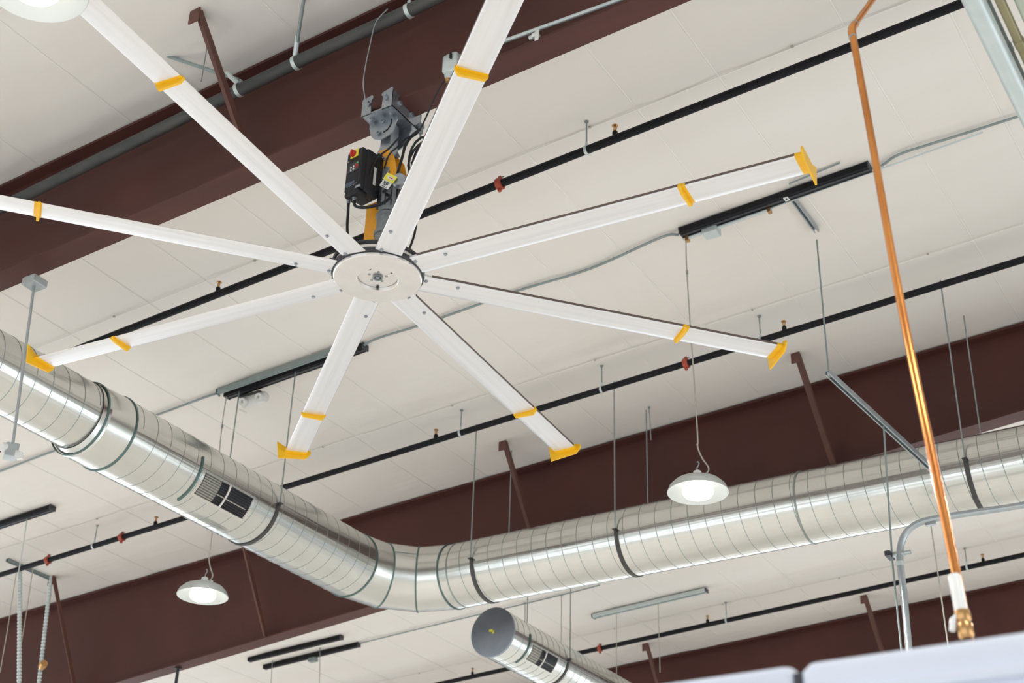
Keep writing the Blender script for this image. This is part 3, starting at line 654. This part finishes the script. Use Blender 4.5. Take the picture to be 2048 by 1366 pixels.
p2 = aty(1396, 985, 10.63); lamp(V((p2.x, 10.63, p2.z)), t2, 'brightly glowing pendant lamp in front of the long duct, right of centre')
p3 = aty(70, -28, 3.35); lamp(V((p3.x, 3.35, p3.z)), V((p3.x, 3.35, rz(p3.x)-.02)), 'glowing pendant lamp cut by the top left corner')
for (a_, b_, w_) in ((1.2, 3.3, 'nearest the camera on the right'), (1.2, 10.6, 'right of the second beam bay'), (1.2, 18, 'right of the third beam bay'), (-10.4, 3.2, 'left of the near beam bay'), (-16.5, 3.2, 'far left of the near beam bay'), (-17.5, 12.5, 'left of the second beam bay'), (-4.8, 25.5, 'beyond the farthest beam, right'), (-11, 26.5, 'beyond the farthest beam, middle'), (-18, 24.5, 'beyond the farthest beam, left')):  # unseen lamps added to light the floor and ceiling
    lamp(V((a_, b_, 5.2)), V((a_, b_, rz(a_)-.02)), 'pendant lamp outside the picture, '+w_, 'pendant lamps outside the picture')

# ================================================================== raceways, struts and roof conduits
def track(x0, x1, yc, label, w_=.095, h_=.06, mm='pipe', drop=.05, grey=False):
    z = lambda q: rz(q)-drop; a, b = V((x0, yc, z(x0))), V((x1, yc, z(x1))); c = (a+b)/2; L = (b-a).length
    n = XS.cross(Y)
    o = root('raceway', c, label, 'raceway')
    MB().box(c-n*.012*0, (L, w_, h_), (XS, Y, n)).build('channel', M[mm], o, smooth=False)
    MB().box(c-n*(h_/2)+n*0-Z*0, (L, w_*.3, .01), (XS, Y, n)).build('slot_cover', M['blacksteel' if mm == 'pipe' else 'conduitgrey'], o, smooth=False)
    for e in (a, b): MB().box(e, (.012, w_+.008, h_+.008), (XS, Y, n)).build('end_plate', M['blacksteel'], o, smooth=False)
    return o, c, z
o, c, z = track(-4.84, -2.99, 10.55, 'black raceway on ceiling under right fan blade, with grey junction box')
j = V((aty(1420, 447, 10.6).x, 10.62, rz(-4.5)-.10))
MB().box(j, (.15, .12, .09), None, .006).build('junction_box', M['conduitlight'], o, smooth=False)
MB().tube([(-4.84, 10.60, z(-4.84)-.045), (-3.95, 10.60, z(-3.95)-.045)], .016, 8).build('conduit', M['conduitlight'], o)
MB().box((-3.97, 10.60, z(-3.97)-.05), (.03, .05, .06)).box((-4.80, 10.60, z(-4.8)-.05), (.03, .05, .06)).build('conduit_clamp', M['brass'], o, smooth=False)
MB().tube([(-4.4, 10.625, z(-4.4)-.02), (-2.0, 10.625, z(-2.0)-.0)], .008, 6).build('conduit', M['conduitlight'], o)
q = aty(1568, 381, 10.5)
st_ = MB().box((q.x, 10.55, z(q.x)-.034), (.045, .06, .006)).build('sticker', M['labelw'], o, smooth=False)
MB().box((q.x, 10.545, z(q.x)-.038), (.015, .022, .003)).build('printed_mark', M['black'], st_, smooth=False)
MB().tube([(-3.7, 10.42, rz(-3.7)-.03), (-3.2, 10.38, rz(-3.2)-.03)], .008, 6).box((-3.45, 10.40, rz(-3.45)-.035), (.04, .03, .02)).build('conduit', M['conduitgrey'], o)
o, c, z = track(-10.45, -8.55, 10.60, 'black raceway on ceiling left of the fan with emergency light below it')
track(-10.47, -8.75, 10.47, 'slim grey strut bolted beside the left black raceway', .045, .05, 'conduitgrey', .06)
track(-18.5, -14.22, 11.62, 'black raceway on ceiling cut by the left edge')
track(-15.87, -14.02, 17.44, 'upper of two short black raceways beyond the second beam, bottom left', .085)
o2, c2, z2 = track(-15.9, -14.0, 17.86, 'lower of two short black raceways beyond the second beam, bottom left', .085)
MB().box((-14.9, 17.86, z2(-14.9)-.07), (.14, .09, .06)).build('junction_box', M['conduitgrey'], o2, smooth=False)
track(-10.34, -8.45, 18.88, 'grey strut on ceiling beyond the duct, right of the capped duct', .10, .05, 'conduitlight', .05)
# emergency light below the left raceway
ep = V((aty(515, 775, 10.68).x, 10.66, rz(-9.9)-.20))
o = root('emergency_light', ep, 'white twin emergency light under the left black raceway', 'lamp')
MB().box(ep, (.36, .10, .12), None, .03).build('housing', M['white'], o)
MB().box(ep+V((-.05, 0, .07)), (.30, .09, .03), None, .008).build('mounting_plate', M['main'], o)
for dx in (-.10, .13):
    MB().lathe([(0, 0), (.045, 0), (.052, .03), (.045, .055), (0, .05)], ep+V((dx, -.04, -.02)), (0, -.9, -.3), 18).build('lamp_head', M['white'], o)
    MB().lathe([(0, 0), (.018, 0), (0, .006)], ep+V((dx, -.09, -.038)), (0, -.9, -.3), 12).build('lens', M['wire'], o)
MB().box(ep+V((-.15, 0, -.10)), (.12, .03, .02), (V((.8, 0, -.5)), Y, V((.5, 0, .8)))).build('cable_entry', M['seam'], o)
# strut channels
def strut(a, b, w_, h_, o, nm='channel', mm='conduit'):
    a, b = V(a), V(b); d = (b-a).normalized(); s_ = d.cross(Z).normalized(); n = s_.cross(d); c = (a+b)/2; L = (b-a).length
    q = MB().box(c+n*h_/2, (w_, L, .004), (s_, d, n)).box(c+s_*w_/2, (.004, L, h_), (s_, d, n)).box(c-s_*w_/2, (.004, L, h_), (s_, d, n))
    q.box(c+s_*w_*.38-n*h_/2, (w_*.24, L, .004), (s_, d, n)).box(c-s_*w_*.38-n*h_/2, (w_*.24, L, .004), (s_, d, n))
    r_ = q.build(nm, M[mm], o, smooth=False)
    k = int(L/.09)
    for i in range(k):
        MB().box(a+d*(.05+i*.09)+n*(h_/2-.004), (w_*.35, .03, .004), (s_, d, n)).build('slot', M['black'], r_, smooth=False)
    return r_
sa, sb = rp(1582, 388), rp(1628, 458)
o = root('strut_channel', sa, 'short slotted steel strut on the ceiling below the right raceway', 'strut')
strut((sa.x, sa.y, sa.z-.03), (sa.x, sb.y, sa.z-.03), .045, .04, o)
sx = sa.x
ta = atz(1655, 745, 6.42); tb = aty(1866, 940, 12.70)
o = root('trapeze_strut', ta, 'slotted steel strut hanging on rods and slanting over the long duct', 'strut')
strut(ta, tb, .05, .045, o)
MB().tube([V((ta.x, ta.y+.03, 6.38)), V((ta.x, ta.y+.03, rz(ta.x)-.06))], .008, 8).build('rod', M['conduitgrey'], o)
MB().lathe([(0, -.03), (.016, -.03), (.016, .03), (0, .03)], V((ta.x, ta.y+.03, 6.42)), seg=6).build('nut', M['conduitlight'], o)
# bent galvanised pipe at lower right, with its clamp and the thin rod beside it
YB = 12.2
pts = [aty(1822, 1345, YB), aty(1808, 1190, YB), aty(1800, 1120, YB), aty(1804, 1082, YB), aty(1822, 1056, YB), aty(1858, 1040, YB), aty(1950, 1025, YB), aty(2048, 1010, YB), aty(2300, 965, YB)]
pts = [p for p in pts]
o = root('bent_pipe', pts[0], 'silver pipe rising at lower right and bending to run under the duct', 'pipe')
MB().tube([V((pts[0].x, YB, ZF+1.2)), pts[0]]+smoothpath(pts[1:], 8), .031, 18).build('pipe', M['conduit'], o)
cp_ = aty(1800, 1128, YB); MB().lathe([(.031, -.02), (.036, -.02), (.036, .02), (.031, .02)], cp_, (0, 0, 1), 18).build('coupling', M['conduitlight'], o)
cp_ = aty(1797, 1108, YB); MB().box(cp_, (.11, .05, .04), None, .006).lathe([(0, 0), (.02, 0), (.02, .06), (0, .06)], cp_+X*.05, X, 8).build('clamp', M['conduit'], o)
MB().box(cp_+V((-.08, 0, .0)), (.05, .14, .045)).build('strut_end', M['blacksteel'], o, smooth=False)
r0, r1 = aty(1767, 895, YB), aty(1813, 1345, YB)
MB().tube([ta.lerp(tb, .52)-Z*.02, V((r0.x-.03, YB, 4.9)), V((r1.x-.02, YB-.02, 3.6)), V((r1.x-.02, YB-.02, .5))], .009, 8).build('rod', M['conduitgrey'], o)
c0 = aty(1862, 1052, YB); c1 = aty(1896, 1290, YB)
o = root('drop_wire', c0, 'thin yellowish cord hanging from the bent pipe beside copper pipe', 'cord')
MB().tube([c0, aty(1872, 1120, YB), aty(1882, 1190, YB), c1, V((c1.x, YB, 2))], .0065, 6).build('cord', M['wire'], o)
MB().box(c0+Z*.02, (.09, .04, .025)).build('clip', M['conduit'], o, smooth=False)

# roof conduits (along the raceways)
def roofline(pl, label, r=.011, mm='conduitgrey', off=.03):
    P = [rp(*p) for p in pl]; P = [V((p.x, p.y, p.z-off-r)) for p in P]
    q = MB().tube(smoothpath(P, 5), r, 8)
    return place(q, 'roof_conduit', M[mm], label, 'conduit', 'thin conduits fixed to the ceiling')
roofline([(727, 684), (760, 668), (850, 640), (1030, 576), (1180, 530), (1320, 468), (1358, 462)], 'thin grey-green conduit between the two black raceways, passing behind fan', .013)
roofline([(-60, 960), (110, 895), (310, 825), (425, 783), (440, 785)], 'thin grey-green conduit left of the left raceway, passing behind duct', .013)
roofline([(1742, 330), (1765, 322), (1800, 300), (1900, 268), (2048, 221), (2200, 170)], 'thin grey conduit right of the right raceway, running out of the frame', .012)
roofline([(718, 1283), (740, 1277), (900, 1238), (1110, 1188), (1200, 1165)], 'thin green conduit beyond the duct, leading to the short raceways', .010)

# rods and cords that hang on their own
def hang(px0, py0, px1, py1, label, r=.006, mm='rod', ypl=None, name='hanging_rod', cat='rod', extra=None):
    t = rp(px0, py0); b = aty(px1, py1, t.y)
    q = MB().tube([V((t.x, t.y, t.z-.01)), V((b.x*.7+t.x*.3, t.y, b.z*.6+t.z*.4)), b], r, 8)
    q.lathe([(0, 0), (r*2.6, 0), (r*2.2, -.02), (0, -.02)], V((t.x, t.y, t.z-.008)), seg=8)
    return place(q, name, M[mm], label, cat, 'rods and cords hanging from the ceiling')
hang(1298, 812, 1302, 880, 'thin dark rod hanging at top edge of second beam, centre right')
hang(1123, 1190, 1122, 1330, 'pale cord with a knot, left of rod on the capped duct', .007, 'wire', name='drop_wire', cat='cord')
hang(1316, 1198, 1320, 1345, 'thin pale rod right of the grey strut, bottom centre', .006, 'wire')
hang(1233, 1222, 1233, 1350, 'thin pale rod under the grey strut, bottom centre', .006, 'wire')
hang(1050, 1205, 1050, 1262, 'short pale rod just above the capped duct', .007, 'rod')
hang(640, 1295, 638, 1380, 'thin cord under the short black raceways, right one', .005, 'rod')
hang(545, 1320, 540, 1390, 'thin cord under the short black raceways, left one', .005, 'rod')
hang(56, 1028, 36, 1150, 'thin pale rod dropping from the left raceway across the pipe', .007, 'conduitlight')
# ribbed cables lower left
bs = rp(15, 1116); be = rp(114, 1155)
o = root('ceiling_strut', bs, 'grey strut on the ceiling at lower left holding cables', 'strut')
strut((bs.x, bs.y, bs.z-.03), (bs.x, be.y, bs.z-.03), .045, .04, o, mm='conduitgrey')
def ribbed(a, b, r, label):
    a, b = V(a), V(b); o = root('ribbed_cable', a, label, 'cable', 'ribbed metal cables at lower left')
    MB().tube([a, b], r, 12).build('cable', M['conduitlight'], o)
    q = MB(); L = (b-a).length; n = int(L/.05); d = (b-a)/n
    for i in range(n): q.lathe([(r, -.012), (r+.006, 0), (r, .012)], a+d*(i+.5), b-a, 12)
    k = q.build('ribs', M['conduitlight'], o); k['kind'] = 'stuff'
    return o
ya = bs.y+.25
a1 = V((bs.x, ya, bs.z-.05)); b1 = aty(38, 1400, ya); ribbed(aty(40, 1132, ya), b1, .028, 'pale ribbed metal cable hanging at left edge, left one')
ya2 = be.y-.1
a2 = aty(106, 1120, ya2); ra = ribbed(a2, aty(74, 1400, ya2), .026, 'pale ribbed metal cable at lower left, right one with a brass fitting')
MB().lathe([(0, -.05), (.05, -.05), (.06, 0), (.05, .05), (0, .05)], aty(86, 1330, ya2-.05), (1, -.4, .3), 10).build('fitting', M['brass'], ra)
hang(67, 1130, 42, 1290, 'thin pale wire between the ribbed cables', .006, 'wire', name='drop_wire', cat='cord')
hang(36, 1125, 0, 1345, 'thin pale wire left of the ribbed cables', .006, 'wire', name='drop_wire', cat='cord')
pq = aty(355, 1345, B2)
place(MB().tube([V((pq.x, B2, zb2(pq.x))), V((pq.x, B2, pq.z-.6))], .022, 10).lathe([(0, 0), (.05, 0), (.05, -.02), (0, -.02)], V((pq.x, B2, zb2(pq.x))), seg=10), 'hanging_rod', M['blacksteel'], 'dark rod under the second beam at the bottom left', 'rod')

# ================================================================== copper pipe, near the camera
o = root('copper_pipe', atd(1935, 1285, 4.9), 'copper pipe slanting down the right side of picture', 'pipe')
k0 = atd(1703, 58, 6.9)
dn = [k0, atd(1740, 260, 6.45), atd(1782, 500, 5.95), atd(1820, 700, 5.6), atd(1868, 930, 5.3), atd(1915, 1160, 5.05), atd(1940, 1290, 4.92), atd(1965, 1420, 4.8)]
upc = [k0, atd(1745, 0, 7.2), atd(1800, -78, 7.6)]
MB().tube(smoothpath([k0+(dn[1]-k0).normalized()*.02]+dn[1:], 4), .0165, 18).build('pipe', M['copper'], o)
MB().tube([k0+(upc[1]-k0).normalized()*.02]+upc[1:], .0150, 16).build('pipe', M['copper'], o)
d_a, d_b = (dn[1]-k0).normalized(), (upc[1]-k0).normalized()
MB().tube(smoothpath([k0+d_a*.06, k0+d_a*.02, k0+d_b*.02, k0+d_b*.06], 5), .0195, 18).build('elbow', M['copper'], o)
for e, d in ((k0+d_a*.062, d_a), (k0+d_b*.062, d_b)):
    MB().lathe([(.015, -.004), (.0205, -.003), (.0205, .003), (.015, .004)], e, d, 18).build('solder_ring', M['conduit'], o)
dv = (dn[6]-dn[5]).normalized()
lb = atd(1916, 1190, 5.01)
MB().lathe([(.0175, -.075), (.0215, -.07), (.0225, .07), (.0175, .075)], lb, dv, 18).build('paper_wrap', M['white'], o)
fb = atd(1928, 1245, 4.95)
MB().lathe([(.017, -.045), (.026, -.04), (.028, -.01), (.022, 0), (.027, .012), (.026, .05), (.018, .06)], fb, dv, 16).build('union_fitting', M['brass'], o)
MB().tube([fb-RIGHT*.01-dv*.03, fb-RIGHT*.035-dv*.01, fb-RIGHT*.045+dv*.03], .011, 10).build('valve_handle', M['white'], o)

# near silver pipes at top right, running away from the camera
def nearpipe(px, py, zc, r, mm, label, sec='round', clampy=1):
    c = atz(px, py, zc); o = root('overhead_pipe', (c.x, 2, zc), label, 'pipe', 'parallel pipes at the top right corner')
    if sec == 'round': MB().tube([(c.x, 2, zc), (c.x, 5, zc), (c.x, 12.0, zc)], r, 20).build('pipe', M[mm], o)
    if clampy: MB().lathe([(r, -.03), (r+.004, -.028), (r+.004, .028), (r, .03)], (c.x, c.y+.35, zc), Y, 20).build('coupling', M[mm], o)
    return c
nearpipe(1947, 0, 5.0, .052, 'conduitlight', 'widest pale silver pipe of the group at top right corner', clampy=0)
nearpipe(1978, 12, 5.06, .018, 'conduitgrey', 'slim dark silver pipe touching the widest one at top right corner')
nearpipe(2000, 0, 5.0, .024, 'olive', 'olive-tinted pipe second from the corner at top right')
nearpipe(2042, 0, 5.0, .030, 'palegreen', 'pale green pipe in the very top right corner')

# blurred white hood edge, bottom right, near the camera
yh = 3.0
la, lb_, lc = aty(1330, 1366, yh), aty(1592, 1326, yh), aty(2048, 1262, yh)
zt = 1.009
o = root('white_hood', (lb_.x, yh, zt-.6), 'out-of-focus white metal hood edge filling the bottom right corner', 'hood')
def hoodbox(x0, x1, nm):
    q = MB().box(((x0+x1)/2, yh+.42, zt-.30), (x1-x0, .84, .60), None, .02)
    q.box(((x0+x1)/2, yh-.012, zt-.085), (x1-x0-.02, .03, .022), None, .005)
    return q.build(nm, M['hood'], o)
hoodbox(la.x-1.2, lb_.x-.006, 'front_panel'); hoodbox(lb_.x+.006, lc.x+1.5, 'front_panel')
MB().box((lb_.x, yh+.02, zt-.3), (.02, .03, .56)).build('joint_strip', M['blacksteel'], o, smooth=False)
